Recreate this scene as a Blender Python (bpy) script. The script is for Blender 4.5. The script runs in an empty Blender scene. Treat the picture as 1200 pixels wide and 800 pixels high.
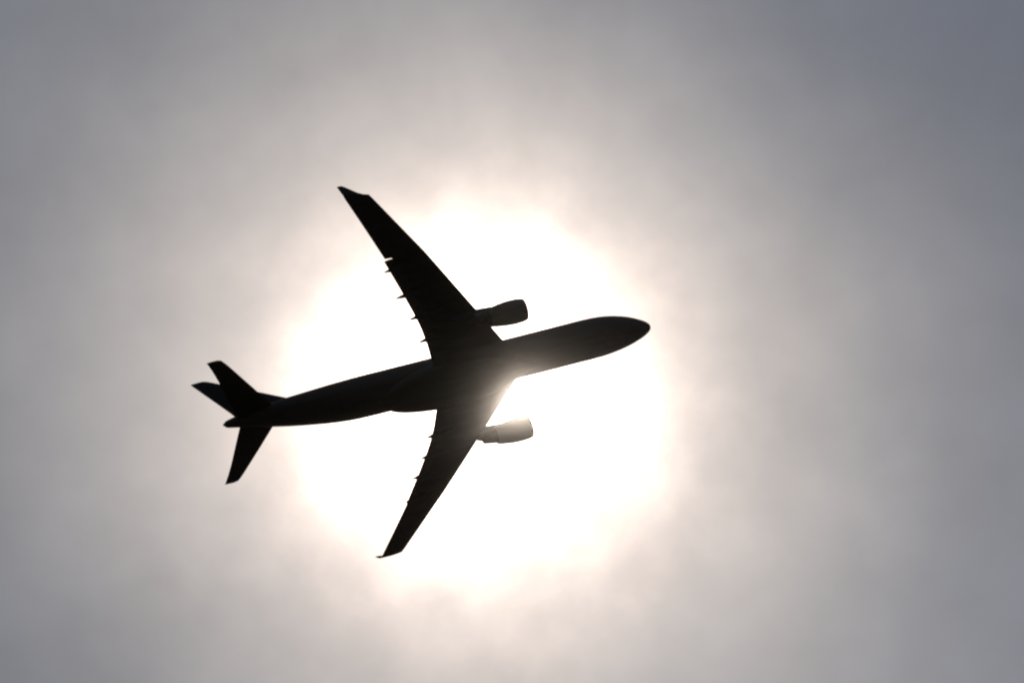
import bpy, bmesh, math, random
from mathutils import Vector, Matrix, noise

# ------------------------------------------------------------------ scene, camera, sky, sun
scene = bpy.context.scene
COL = scene.collection
scene.view_settings.view_transform = 'Standard'
scene.view_settings.look = 'None'
scene.view_settings.exposure = 0.0
scene.view_settings.gamma = 1.0
scene.view_settings.use_curve_mapping = False
scene.render.engine = 'CYCLES'
scene.cycles.use_denoising = True
scene.cycles.filter_width = 2.3
scene.cycles.volume_bounces = 0
scene.cycles.use_light_tree = False

FPX = 2500.0                       # focal length in 1200-px-wide picture units -> 75 mm on 36 mm
# aircraft attitude seen from the camera (camera x right, y up, z towards the viewer)
A_FWD = Vector((0.93343986, 0.23506703, -0.27098618))
A_STB = Vector((-0.04247987, 0.82251078, 0.56716089))
A_UP = Vector((-0.35620989, 0.51789912, -0.77774997))
A_POS = Vector((-9.75478307, -4.72626405, -277.12874375))
CLIMB = math.radians(11.0)
up_c = (A_FWD * math.sin(CLIMB) + A_UP * math.cos(CLIMB)).normalized()   # world up, in camera axes
view_c = Vector((0, 0, -1))
east_c = view_c.cross(up_c).normalized()
north_c = up_c.cross(east_c).normalized()
M = Matrix((east_c, north_c, up_c))               # world <- camera
CAM_POS = Vector((0, 0, 1.7))

cam = bpy.data.cameras.new('camera')
cam.sensor_width = 36.0
cam.lens = 36.0 * FPX / 1200.0
cam.clip_start = 0.1
cam.clip_end = 30000.0
cam_ob = bpy.data.objects.new('camera', cam)
COL.objects.link(cam_ob)
cam_ob.matrix_world = Matrix.Translation(CAM_POS) @ M.to_4x4()
scene.camera = cam_ob


def sky_dir(px, py):
    return (M @ Vector(((px - 600) / FPX, -(py - 400) / FPX, -1.0))).normalized()


SUN_DIR = sky_dir(608, 474)
AUR_DIR = sky_dir(555, 470)
SUN_EL = math.asin(SUN_DIR.z)
SUN_AZ = math.atan2(SUN_DIR.x, SUN_DIR.y)        # clockwise from north

SUN_STRENGTH = 0.6
sun = bpy.data.lights.new('sun', 'SUN')
sun.energy = SUN_STRENGTH
sun.angle = math.radians(0.55)
sun.color = (1.0, 0.925, 0.84)
sun_ob = bpy.data.objects.new('sun', sun)
COL.objects.link(sun_ob)
sun_ob.location = (0, 0, 600)
sun_ob.rotation_euler = (-SUN_DIR).to_track_quat('-Z', 'Y').to_euler()


class NT:
    """tiny helper for node trees"""
    def __init__(s, tree):
        s.t = tree
        tree.nodes.clear()

    def n(s, kind, **kw):
        nd = s.t.nodes.new(kind)
        for k, v in kw.items():
            setattr(nd, k, v)
        return nd

    def put(s, sock, v):
        if isinstance(v, bpy.types.NodeSocket):
            s.t.links.new(v, sock)
        elif v is not None:
            sock.default_value = v

    def math(s, op, a, b=None, c=None, clamp=False):
        nd = s.n('ShaderNodeMath', operation=op, use_clamp=clamp)
        for i, v in enumerate((a, b, c)):
            s.put(nd.inputs[i], v)
        return nd.outputs[0]

    def vec(s, op, a, b=None, scale=None):
        nd = s.n('ShaderNodeVectorMath', operation=op)
        s.put(nd.inputs[0], a)
        s.put(nd.inputs[1], b)
        if scale is not None:
            s.put(nd.inputs['Scale'], scale)
        return nd.outputs['Value'] if op in ('DOT_PRODUCT', 'LENGTH') else nd.outputs[0]

    def noise(s, v, scale, detail=4, rough=0.5, out='Fac'):
        nd = s.n('ShaderNodeTexNoise')
        s.put(nd.inputs['Vector'], v)
        nd.inputs['Scale'].default_value = scale
        nd.inputs['Detail'].default_value = detail
        nd.inputs['Roughness'].default_value = rough
        return nd.outputs[out]

    def mix(s, f, a, b):
        nd = s.n('ShaderNodeMix', data_type='RGBA')
        s.put(nd.inputs[0], f)
        s.put(nd.inputs[6], a)
        s.put(nd.inputs[7], b)
        return nd.outputs[2]

    def remap(s, v, a, b, c, d, smooth=True):
        nd = s.n('ShaderNodeMapRange', interpolation_type='SMOOTHSTEP' if smooth else 'LINEAR')
        s.put(nd.inputs[0], v)
        for i, x in enumerate((a, b, c, d)):
            nd.inputs[i + 1].default_value = x
        return nd.outputs[0]


world = bpy.data.worlds.new('World')
scene.world = world
world.use_nodes = True
w = NT(world.node_tree)
out = w.n('ShaderNodeOutputWorld')
sky = w.n('ShaderNodeTexSky', sky_type='NISHITA')
sky.sun_disc = False
sky.sun_elevation = SUN_EL
sky.sun_rotation = SUN_AZ
sky.dust_density = 3.0
d = w.n('ShaderNodeTexCoord').outputs['Generated']
CLOUD_SEED = (14.37, -14.81, 0.14)
dn = w.vec('ADD', d, CLOUD_SEED)
# cloud texture, in sky directions
warp_big = w.vec('SCALE', w.vec('SUBTRACT', w.noise(dn, 9.0, 2, 0.5, 'Color'), (0.5, 0.5, 0.5)), None, 0.040)
warp_fine = w.vec('SCALE', w.vec('SUBTRACT', w.noise(dn, 34.0, 4, 0.55, 'Color'), (0.5, 0.5, 0.5)), None, 0.030)
dw = w.vec('NORMALIZE', w.vec('ADD', d, w.vec('ADD', warp_big, warp_fine)))
cosang = w.vec('DOT_PRODUCT', dw, tuple(AUR_DIR))
s2 = w.math('MAXIMUM', w.math('MULTIPLY_ADD', cosang, -2.0, 2.0), 1e-5)   # squared angle
ang = w.math('SQRT', s2)
R0 = 232.0 / FPX
halo = w.math('MINIMUM', w.math('DIVIDE', 0.80 * R0 ** 3, w.math('MULTIPLY', s2, ang)), 6.0)
cosu = w.vec('DOT_PRODUCT', d, tuple(AUR_DIR))
angu = w.math('SQRT', w.math('MAXIMUM', w.math('MULTIPLY_ADD', cosu, -2.0, 2.0), 1e-6))
# thin cloud veil: bright and warm near the sun, greyer further out
veil_f = w.remap(w.math('ADD', w.math('MULTIPLY', ang, 0.5), w.math('MULTIPLY', angu, 0.5)), 0.08, 0.250, 1.0, 0.0)
veil = w.mix(veil_f, (0.180, 0.199, 0.234, 1), (0.388, 0.390, 0.396, 1))
# the veil thins towards the upper right, where more of the dull blue sky shows through
GRAD = M @ Vector((0.76, 0.65, 0.0))
lean = w.vec('DOT_PRODUCT', d, tuple(GRAD))
thin = w.remap(lean, 0.02, 0.27, 0.0, 1.0)
thick = w.remap(w.vec('DOT_PRODUCT', d, tuple(M @ Vector((0.7, -0.71, 0.0)))), 0.08, 0.27, 0.0, 1.0)
veil = w.vec('MULTIPLY', veil, w.mix(thin, (1, 1, 1, 1), (0.70, 0.755, 0.83, 1)))
veil = w.vec('SCALE', veil, None, w.math('MULTIPLY_ADD', thick, 0.17, 1.0))
streak = w.noise(dn, 16.0, 5, 0.55)
mott = w.noise(dn, 55.0, 3, 0.5)
tex = w.math('ADD', w.math('MULTIPLY', w.math('SUBTRACT', streak, 0.5), 0.40), w.math('MULTIPLY', w.math('SUBTRACT', mott, 0.5), 0.10))
veil = w.vec('SCALE', veil, None, w.math('ADD', tex, 1.0))
halo_rgb = w.vec('SCALE', (1.0, 0.79, 0.665), None, halo)
# the overcast is duller far away from the sun, down to the horizon
veil = w.vec('SCALE', veil, None, w.remap(angu, 0.30, 0.75, 1.0, 0.32))
cloud = w.vec('ADD', veil, halo_rgb)
bg_sky = w.n('ShaderNodeBackground')
w.put(bg_sky.inputs[0], sky.outputs[0])
bg_sky.inputs[1].default_value = 0.05
bg_cloud = w.n('ShaderNodeBackground')
w.put(bg_cloud.inputs[0], cloud)
bg_cloud.inputs[1].default_value = 1.0
mixs = w.n('ShaderNodeMixShader')
cover = w.remap(w.noise(dn, 5.0, 3, 0.5), 0.3, 0.7, 0.96, 0.88)
w.put(mixs.inputs[0], cover)
w.t.links.new(bg_sky.outputs[0], mixs.inputs[1])
w.t.links.new(bg_cloud.outputs[0], mixs.inputs[2])
w.t.links.new(mixs.outputs[0], out.inputs[0])


# ------------------------------------------------------------------ materials
def material(name, base, rough, metallic=0.0, var=0.10, scale=0.6, bump=0.0, streak=False):
    m = bpy.data.materials.new(name)
    m.use_nodes = True
    t = NT(m.node_tree)
    o = t.n('ShaderNodeOutputMaterial')
    p = t.n('ShaderNodeBsdfPrincipled')
    co = t.n('ShaderNodeTexCoord').outputs['Object']
    v = t.vec('MULTIPLY', co, (0.12, 1.0, 1.0)) if streak else co
    nz = t.noise(v, scale, 5, 0.6)
    f = t.remap(nz, 0.3, 0.7, 1.0 - var, 1.0 + var)
    t.put(p.inputs['Base Color'], t.vec('SCALE', base, None, f))
    p.inputs['Metallic'].default_value = metallic
    p.inputs['Specular IOR Level'].default_value = 0.3
    t.put(p.inputs['Roughness'], t.remap(nz, 0.25, 0.75, max(rough - 0.08, 0.05), rough + 0.08))
    if bump:
        b = t.n('ShaderNodeBump')
        b.inputs['Strength'].default_value = bump
        t.put(b.inputs['Height'], t.noise(co, scale * 6, 4, 0.6))
        t.put(p.inputs['Normal'], b.outputs[0])
    t.t.links.new(p.outputs[0], o.inputs[0])
    return m


MAT = {
    'fuselage': material('grey_aircraft_paint', (0.125, 0.125, 0.13), 0.55, 0, 0.12, 0.8, 0, True),
    'belly': material('grey_belly_paint', (0.12, 0.12, 0.125), 0.55, 0, 0.15, 0.8, 0, True),
    'wing': material('grey_wing_paint', (0.085, 0.085, 0.09), 0.5, 0, 0.15, 1.2, 0, True),
    'flap': material('grey_flap_paint', (0.10, 0.10, 0.105), 0.5, 0, 0.15, 1.2, 0, True),
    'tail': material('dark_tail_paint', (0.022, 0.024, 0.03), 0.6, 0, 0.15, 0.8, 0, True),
    'nacelle': material('light_nacelle_paint', (0.36, 0.345, 0.33), 0.4, 0, 0.12, 1.2, 0, True),
    'metal': material('bare_metal', (0.55, 0.54, 0.53), 0.30, 1.0, 0.08, 1.5),
    'hot_metal': material('burnt_metal', (0.22, 0.19, 0.17), 0.42, 1.0, 0.2, 2.0),
    'glass': material('cockpit_glass', (0.02, 0.022, 0.025), 0.08, 0, 0.05, 1.0),
    'fan': material('dark_fan', (0.05, 0.05, 0.055), 0.4, 0.6, 0.1, 2.0),
}


# ------------------------------------------------------------------ mesh helpers
# aircraft coordinates used below: (aft, starboard, up) in metres, aft measured from the nose tip
def P(a, s, u):
    return Vector((30.0 - a, -s, u))             # local axes: X forward, Y port, Z up


def link(name, me, mat, parent=None, smooth=True, subsurf=0):
    ob = bpy.data.objects.new(name, me)
    COL.objects.link(ob)
    me.materials.append(mat)
    if smooth:
        for p in me.polygons:
            p.use_smooth = True
    if parent is not None:
        ob.parent = parent
    if subsurf:
        sm = ob.modifiers.new('subdivision', 'SUBSURF')
        sm.levels = sm.render_levels = subsurf
    return ob


def loft(rings, cap_a=True, cap_b=True, closed=True):
    bm = bmesh.new()
    vr = [[bm.verts.new(p) for p in r] for r in rings]
    n = len(rings[0])
    for i in range(len(vr) - 1):
        for j in range(n if closed else n - 1):
            k = (j + 1) % n
            bm.faces.new((vr[i][j], vr[i][k], vr[i + 1][k], vr[i + 1][j]))
    if cap_a:
        bm.faces.new(vr[0])
    if cap_b:
        bm.faces.new(list(reversed(vr[-1])))
    bmesh.ops.recalc_face_normals(bm, faces=bm.faces)
    me = bpy.data.meshes.new('mesh')
    bm.to_mesh(me)
    bm.free()
    return me


def sharp_edges(me, deg=38):
    me.set_sharp_from_angle(angle=math.radians(deg))
    return me


def interp(tab, x):
    if x <= tab[0][0]:
        return tab[0][1:]
    for a, b in zip(tab, tab[1:]):
        if x <= b[0]:
            t = (x - a[0]) / (b[0] - a[0])
            return tuple(p + (q - p) * t for p, q in zip(a[1:], b[1:]))
    return tab[-1][1:]


def pchip(tab, x):
    """smooth monotone-ish interpolation (cubic Hermite with limited slopes)"""
    xs = [r[0] for r in tab]
    if x <= xs[0]:
        return tab[0][1:]
    if x >= xs[-1]:
        return tab[-1][1:]
    i = max(k for k in range(len(xs) - 1) if xs[k] <= x)
    res = []
    for c in range(1, len(tab[0])):
        ys = [r[c] for r in tab]
        dl = [(ys[k + 1] - ys[k]) / (xs[k + 1] - xs[k]) for k in range(len(xs) - 1)]

        def slope(k):
            if k == 0:
                return dl[0]
            if k == len(xs) - 1:
                return dl[-1]
            if dl[k - 1] * dl[k] <= 0:
                return 0.0
            return 2 * dl[k - 1] * dl[k] / (dl[k - 1] + dl[k])
        h = xs[i + 1] - xs[i]
        t = (x - xs[i]) / h
        res.append((2 * t ** 3 - 3 * t ** 2 + 1) * ys[i] + (t ** 3 - 2 * t ** 2 + t) * h * slope(i)
                   + (-2 * t ** 3 + 3 * t ** 2) * ys[i + 1] + (t ** 3 - t ** 2) * h * slope(i + 1))
    return tuple(res)


# ------------------------------------------------------------------ the ground (far below the aircraft)
def make_ground():
    bm = bmesh.new()
    N, S = 60, 4000.0
    vs = {}
    for i in range(N + 1):
        for j in range(N + 1):
            x, y = -S + 2 * S * i / N, -S + 2 * S * j / N
            h = noise.noise((x * .0012, y * .0012, 3.1)) * 6.0 * min(1.0, (abs(x) + abs(y)) / 900.0)
            vs[i, j] = bm.verts.new((x, y, h))
    for i in range(N):
        for j in range(N):
            bm.faces.new((vs[i, j], vs[i + 1, j], vs[i + 1, j + 1], vs[i, j + 1]))
    me = bpy.data.meshes.new('ground')
    bm.to_mesh(me)
    bm.free()
    m = bpy.data.materials.new('dark_grass')
    m.use_nodes = True
    t = NT(m.node_tree)
    o = t.n('ShaderNodeOutputMaterial')
    p = t.n('ShaderNodeBsdfPrincipled')
    co = t.n('ShaderNodeTexCoord').outputs['Object']
    f = t.remap(t.noise(co, 0.02, 8, 0.65), 0.35, 0.65, 0, 1)
    t.put(p.inputs['Base Color'], t.mix(f, (0.028, 0.032, 0.018, 1), (0.045, 0.042, 0.028, 1)))
    p.inputs['Roughness'].default_value = 0.95
    p.inputs['Specular IOR Level'].default_value = 0.1
    t.t.links.new(p.outputs[0], o.inputs[0])
    ob = link('ground', me, m)
    ob['kind'] = 'structure'


make_ground()

# ------------------------------------------------------------------ haze between the viewer and the aircraft
HAZE_DENSITY = 0.00040
HAZE_COLOR = (0.0295, 0.0268, 0.0242)
HAZE_G = 0.990


def make_haze():
    bm = bmesh.new()
    bmesh.ops.create_cube(bm, size=1.0)
    top, bot = 262.0, -8.0
    for v in bm.verts:
        v.co = Vector((v.co.x * 8200, v.co.y * 8200, top if v.co.z > 0 else bot))
    me = bpy.data.meshes.new('haze')
    bm.to_mesh(me)
    bm.free()
    m = bpy.data.materials.new('haze_air')
    m.use_nodes = True
    t = NT(m.node_tree)
    o = t.n('ShaderNodeOutputMaterial')
    p = t.n('ShaderNodeVolumePrincipled')
    p.inputs['Color'].default_value = (*HAZE_COLOR, 1)
    p.inputs['Density'].default_value = HAZE_DENSITY
    p.inputs['Anisotropy'].default_value = HAZE_G
    t.t.links.new(p.outputs[0], o.inputs['Volume'])
    m.cycles.homogeneous_volume = True
    ob = link('haze', me, m, smooth=False)
    ob['kind'] = 'stuff'


make_haze()

# ------------------------------------------------------------------ the airliner
plane = bpy.data.objects.new('airliner', None)
COL.objects.link(plane)
plane['label'] = 'dark twin-engine airliner silhouetted from below against the bright sun behind thin cloud'
plane['category'] = 'airplane'
axes = Matrix((M @ A_FWD, M @ (-A_STB), M @ A_UP)).transposed()
plane.matrix_world = Matrix.Translation(CAM_POS + M @ A_POS) @ axes.to_4x4()
plane.empty_display_size = 5

# --- fuselage: (aft, half width, top, bottom)
FUS = [
    (0.00, 0.03, -0.62, -0.68), (0.10, 0.33, -0.32, -0.95), (0.30, 0.58, -0.06, -1.17), (0.7, 0.88, 0.32, -1.42),
    (1.3, 1.19, 0.78, -1.74), (2.1, 1.50, 1.34, -2.02), (3.1, 1.84, 1.86, -2.31), (4.3, 2.16, 2.26, -2.52),
    (5.8, 2.48, 2.53, -2.67), (7.5, 2.67, 2.67, -2.72), (9.2, 2.72, 2.72, -2.72), (38.0, 2.72, 2.72, -2.72),
    (41.0, 2.69, 2.68, -2.66), (44.0, 2.54, 2.58, -2.30), (47.0, 2.25, 2.51, -1.70), (50.0, 1.89, 2.47, -0.95),
    (52.5, 1.53, 2.42, -0.24), (55.0, 1.06, 2.27, 0.39), (57.0, 0.64, 2.01, 0.85), (57.9, 0.41, 1.79, 1.06), (58.05, 0.25, 1.66, 1.18),
]


def fus_ring(a, n=48):
    hw, top, bot = pchip(FUS, a)
    zc, hz = (top + bot) / 2, (top - bot) / 2
    return [P(a, hw * math.cos(2 * math.pi * k / n), zc + hz * math.sin(2 * math.pi * k / n)) for k in range(n)]


xs = [0, .05, .1, .2, .3, .5, .7, 1.0, 1.3, 1.7, 2.1, 2.6, 3.1, 3.7, 4.3, 5.0, 5.8, 6.6, 7.5, 9.0] + [9 + k * 2 for k in range(1, 15)]
xs += [38, 39.5, 41, 42.5, 44, 45.5, 47, 48.5, 50, 51.2, 52.5, 53.8, 55, 56, 57, 57.5, 57.9, 58.05]
fus = link('fuselage', loft([fus_ring(a) for a in xs]), MAT['fuselage'], plane)

# exhaust of the tail generator, a small dark pipe at the very end
pipe = loft([[P(a, r * math.cos(2 * math.pi * k / 16), 1.47 + r * math.sin(2 * math.pi * k / 16)) for k in range(16)]
             for a, r in ((57.8, .20), (58.22, .17), (58.22, .13), (57.9, .12))])
link('tail_exhaust', sharp_edges(pipe), MAT['hot_metal'], fus)


# cockpit windows wrapped round the nose, a few millimetres proud
def skin_patch(name, a0, a1, t0, t1, mat, parent, off=0.012, na=5, nt=6):
    """patch of the fuselage skin between two stations and two ring angles"""
    rows = []
    for i in range(na + 1):
        a = a0 + (a1 - a0) * i / na
        hw, top, bot = pchip(FUS, a)
        zc, hz = (top + bot) / 2, (top - bot) / 2
        row = []
        for j in range(nt + 1):
            th = t0 + (t1 - t0) * j / nt
            row.append(P(a - off * .5, (hw + off) * math.cos(th), zc + (hz + off) * math.sin(th)))
        rows.append(row)
    return link(name, loft(rows, False, False, False), mat, parent)


R = math.radians
for t0, t1, a0, a1 in ((R(34), R(59), 1.75, 2.75), (R(63), R(88), 1.45, 2.35), (R(10), R(31), 2.15, 3.1)):
    skin_patch('cockpit_window', a0, a1, t0, t1, MAT['glass'], fus)
    skin_patch('cockpit_window', a0, a1, math.pi - t1, math.pi - t0, MAT['glass'], fus)

# --- belly fairing
BEL = [(16.6, 0.30, -2.50, -2.70), (18.2, .8, -1.9, -2.84), (19.8, 1.5, -1.2, -3.04), (21.5, 2.3, -.5, -3.28), (23.5, 2.95, -.2, -3.50), (26, 3.28, -.2, -3.58),
       (31, 3.20, -.2, -3.56), (33, 2.95, -.4, -3.46), (34.8, 2.52, -1.0, -3.28), (36.6, 1.9, -1.8, -2.98), (38.6, 0.4, -2.50, -2.70)]


def bel_ring(a, n=36):
    hw, top, bot = pchip(BEL, a)
    zc, hz = (top + bot) / 2, (top - bot) / 2
    res = []
    for k in range(n):
        th = 2 * math.pi * k / n
        c, s_ = math.cos(th), math.sin(th)
        e = 0.75
        res.append(P(a, hw * math.copysign(abs(c) ** e, c), zc + hz * math.copysign(abs(s_) ** e, s_)))
    return res


link('belly_fairing', loft([bel_ring(16.6 + 22.0 * k / 40) for k in range(41)]), MAT['belly'], plane)

# --- wing planform: (span, leading edge, trailing edge, height, thickness ratio)
WING = [(0.0, 18.6, 30.3, -1.95, .13), (2.0, 19.7, 30.45, -1.80, .13), (3.0, 20.35, 30.65, -1.68, .128), (4.0, 20.95, 30.80, -1.55, .125),
        (6.5, 22.45, 31.15, -1.23, .12), (9.0, 23.97, 31.70, -.92, .115), (10.5, 24.87, 32.15, -.73, .112),
        (14.5, 27.3, 33.55, -.23, .108), (19.2, 30.2, 35.33, .36, .105), (24.0, 33.43, 37.42, .96, .10), (27.6, 35.84, 39.04, 1.42, .10),
        (28.4, 36.40, 39.41, 1.53, .10)]

# airfoil outline, x from leading edge, thickness fractions
AF = [(1.0, .004), (.92, .022), (.80, .055), (.65, .09), (.5, .115), (.36, .125), (.22, .115), (.12, .092), (.05, .062), (.015, .035), (0, 0.0)]


def section(le, te, z, tc, pt, x0=0.0, x1=1.0, cut=False):
    """closed airfoil ring between chord fractions x0..x1; pt(aft, height offset) gives the point"""
    c = te - le
    up, lo = [], []
    for x, h in AF:
        xx = min(max(x, x0), x1)
        hh = h if x0 <= x <= x1 else interp(sorted(AF), xx)[0]
        up.append(pt(le + xx * c, z + hh * 4.0 * tc * c * .52))
        lo.append(pt(le + xx * c, z - hh * 4.0 * tc * c * .48))
    return up + lo[::-1][1:-1] if x0 == 0.0 and not cut else up + lo[::-1]


def w_at(y):
    return interp(WING, y)


FLAP_IN, FLAP_OUT = 3.2, 19.30
HINGE = 0.78


def airfoil_ring(le, te, z, tc, place, cut_aft=None):
    """ring of points: upper surface from trailing to leading edge, lower surface back"""
    c = te - le
    xs_ = [x for x, _ in AF]
    if cut_aft is not None:
        xs_ = [cut_aft + (0 - cut_aft) * (1 - x) for x in xs_]   # 1 -> cut_aft, 0 -> 0
    pts_u, pts_l = [], []
    tab = sorted(AF)
    for x in xs_:
        h = interp(tab, x)[0] * 2 * tc / .25 * c
        pts_u.append(place(le + x * c, z + h * .52))
        pts_l.append(place(le + x * c, z - h * .48))
    return pts_u + pts_l[::-1][1:]


for side in (1, -1):
    def place_at(y):
        return lambda a, z: P(a, side * y, z)
    # main wing body up to the flap hinge line inboard, full chord outboard with a notch at the flap end
    rings = []
    ys = [0.0, 1.5, 3.0, 4.0, 5.2, 6.5, 8, 9.0, 9.75, 10.5, 11.8, 13.2, 14.5, 16, 17.6, 19.2, 19.44, 19.46, 21, 22.5, 24, 25.5, 26.8, 27.6, 28.2, 28.4]
    for y in ys:
        le, te, z, tc = w_at(y)
        rings.append(airfoil_ring(le, te, z, tc, place_at(y), HINGE + .05 if y < 19.45 else 1.0))
    # winglet: swept and canted up from the tip
    for f, dy, dz, le, te, tc in ((.12, .20, .10, 37.15, 39.48, .075), (.3, .42, .36, 37.75, 39.56, .06), (.65, .72, .95, 38.45, 39.72, .035),
                                  (.9, .95, 1.50, 39.05, 39.86, .03), (1, 1.03, 1.68, 39.35, 39.90, .03)):
        y = 28.4 + dy
        lean = .55
        rings.append(airfoil_ring(le, te, 1.53 + dz, tc, lambda a, z, y=y, dz=dz: P(a, side * (y - (z - 1.53 - dz) * min(dz, 1.0)), 1.53 + dz + (z - 1.53 - dz) * (1 - .5 * min(dz, 1.0)))))
    wing = link('wing', sharp_edges(loft(rings), 50), MAT['wing'], plane)
    # flaps, slightly drooped and slid aft: inboard and outboard
    for y0, y1 in ((3.25, 9.66), (9.67, FLAP_OUT)):
        fr = []
        n = 8
        for k in range(n + 1):
            y = y0 + (y1 - y0) * k / n
            le, te, z, tc = w_at(y)
            c = te - le
            fl, ft = le + (HINGE + .015) * c, te + .26
            fc = ft - fl
            ring = []
            tab = sorted(AF)
            up, lo = [], []
            for x, _ in AF:
                h = interp(tab, x)[0] * .95 * fc
                droop = -.10 * x * x * fc
                up.append(P(fl + x * fc, side * y, z - .10 + h * .55 + droop))
                lo.append(P(fl + x * fc, side * y, z - .10 - h * .45 + droop))
            fr.append(up + lo[::-1][1:])
        link('flap', sharp_edges(loft(fr), 50), MAT['flap'], wing)
    # aileron, separated by a thin gap, outboard
    # flap track fairings hanging under the trailing edge: (span, tail-end aft position, length, half width)
    for y, tip, ln, hw in ((18.25, 35.98, 3.6, .26), (14.35, 34.98, 4.3, .30), (11.05, 33.62, 4.9, .33), (7.6, 32.70, 4.2, .32)):
        le, te, z, tc = w_at(y)
        c = te - le
        fr = []
        for k in range(15):
            f = k / 14
            a = tip - ln * (1 - f)
            r = (math.sin(math.pi * min(1, f * .94 + .03)) ** .7) * (1 if f < .55 else 1 - .18 * (f - .55) / .45)
            rr = max(r, .04)
            zc = z - .42 - .50 * f ** 1.5
            fr.append([P(a, side * (y + hw * rr * math.cos(2 * math.pi * q / 16)), zc + hw * 1.45 * rr * math.sin(2 * math.pi * q / 16)) for q in range(16)])
        link('flap_track_fairing', loft(fr), MAT['wing'], wing)

    # --- engine: nacelle shell, inlet lip, fan, core cowl, exhaust plug and pylon
    EY, EZ = 9.37 * side, -3.0

    def turn(prof, n=40, toe=0.0):
        return [[P(a + .22, EY + r * math.cos(2 * math.pi * k / n), EZ + dz + r * math.sin(2 * math.pi * k / n)) for k in range(n)] for a, r, dz in prof]
    nac = [(18.62, 1.47, -.03), (18.95, 1.545, -.02), (19.5, 1.585, 0), (20.2, 1.59, 0), (21.0, 1.54, 0), (21.8, 1.44, 0), (22.5, 1.32, 0), (23.15, 1.19, 0),
           (23.15, 1.16, 0), (22.4, 1.22, 0), (21.5, 1.25, 0), (20.4, 1.24, 0), (19.4, 1.20, -.01), (18.9, 1.21, -.02), (18.62, 1.25, -.03)]
    engine = link('engine', sharp_edges(loft(turn(nac), False, False), 50), MAT['nacelle'], plane)
    lip = [(18.62, 1.25, -.03), (18.42, 1.285, -.03), (18.30, 1.34, -.03), (18.28, 1.37, -.03), (18.31, 1.405, -.03), (18.45, 1.445, -.03), (18.62, 1.47, -.03)]
    link('inlet_lip', loft(turn(lip), False, False), MAT['metal'], engine)
    fanp = [(19.0, .04, 0), (19.25, .2, 0), (19.6, .36, 0), (19.65, 1.18, 0), (19.8, 1.18, 0), (19.8, .3, 0)]
    link('fan', sharp_edges(loft(turn(fanp))), MAT['fan'], engine)
    core = [(21.2, 1.02, .02), (22.4, 1.07, .04), (23.2, 1.03, .08), (24.2, .92, .14), (25.0, .78, .2), (25.0, .74, .2), (23.6, .68, .1), (22.4, .62, 0)]
    link('core_cowl', sharp_edges(loft(turn(core, 32)), 50), MAT['hot_metal'], engine)
    plug = [(23.6, .50, .1), (24.6, .50, .17), (25.2, .38, .2), (25.7, .18, .22), (25.9, .04, .22)]
    link('exhaust_plug', loft(turn(plug, 24)), MAT['hot_metal'], engine)
    # pylon: thin swept box between nacelle top and wing
    py = []
    for a, zb, zt, hw in ((19.6, -1.50, -1.38, .06), (20.4, -1.62, -1.18, .17), (21.6, -1.75, -.98, .24), (23.2, -2.00, -.80, .30), (24.6, -2.30, -.66, .34), (25.4, -2.34, -.70, .34),
                          (26.4, -2.15, -.90, .30), (27.8, -1.72, -1.0, .22), (29.2, -1.35, -1.1, .08)):
        py.append([P(a, EY + hw * math.copysign(abs(math.cos(th)) ** .5, math.cos(th)), (zb + zt) / 2 + (zt - zb) / 2 * math.copysign(abs(math.sin(th)) ** .5, math.sin(th)))
                   for th in [2 * math.pi * (q + .5) / 16 for q in range(16)]])
    link('pylon', loft(py), MAT['wing'], engine)

    # --- tailplane
    TP = [(0.0, 50.7, 55.9, .95), (1.0, 51.3, 56.25, 1.02), (2.2, 52.1, 56.6, 1.14), (4.5, 53.62, 57.26, 1.36), (6.5, 54.98, 57.84, 1.54), (8.2, 56.13, 58.40, 1.72),
          (8.8, 56.56, 58.64, 1.77), (9.2, 56.88, 58.80, 1.80), (9.5, 57.15, 58.93, 1.83), (9.6, 57.5, 58.99, 1.84)]
    tr = [airfoil_ring(le + .12, te + .12, z, .10, place_at(y)) for y, le, te, z in TP]
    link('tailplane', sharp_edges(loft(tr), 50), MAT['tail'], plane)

# --- fin and rudder
FIN = [(1.9, 46.2, 56.15, .075), (2.5, 47.0, 56.40, .08), (2.85, 47.7, 56.52, .085), (3.4, 48.75, 56.70, .09), (4.3, 49.75, 57.05, .095), (6.3, 51.95, 57.83, .10), (8.3, 54.15, 58.63, .10),
       (10.3, 56.38, 59.42, .10), (11.25, 57.42, 59.80, .10), (11.6, 57.85, 59.92, .09), (11.78, 58.2, 59.96, .07)]
fr = []
for z, le, te, tc in FIN:
    fr.append(airfoil_ring(le, te, 0.0, tc, lambda a, s_, z=z: P(a, s_, z)))
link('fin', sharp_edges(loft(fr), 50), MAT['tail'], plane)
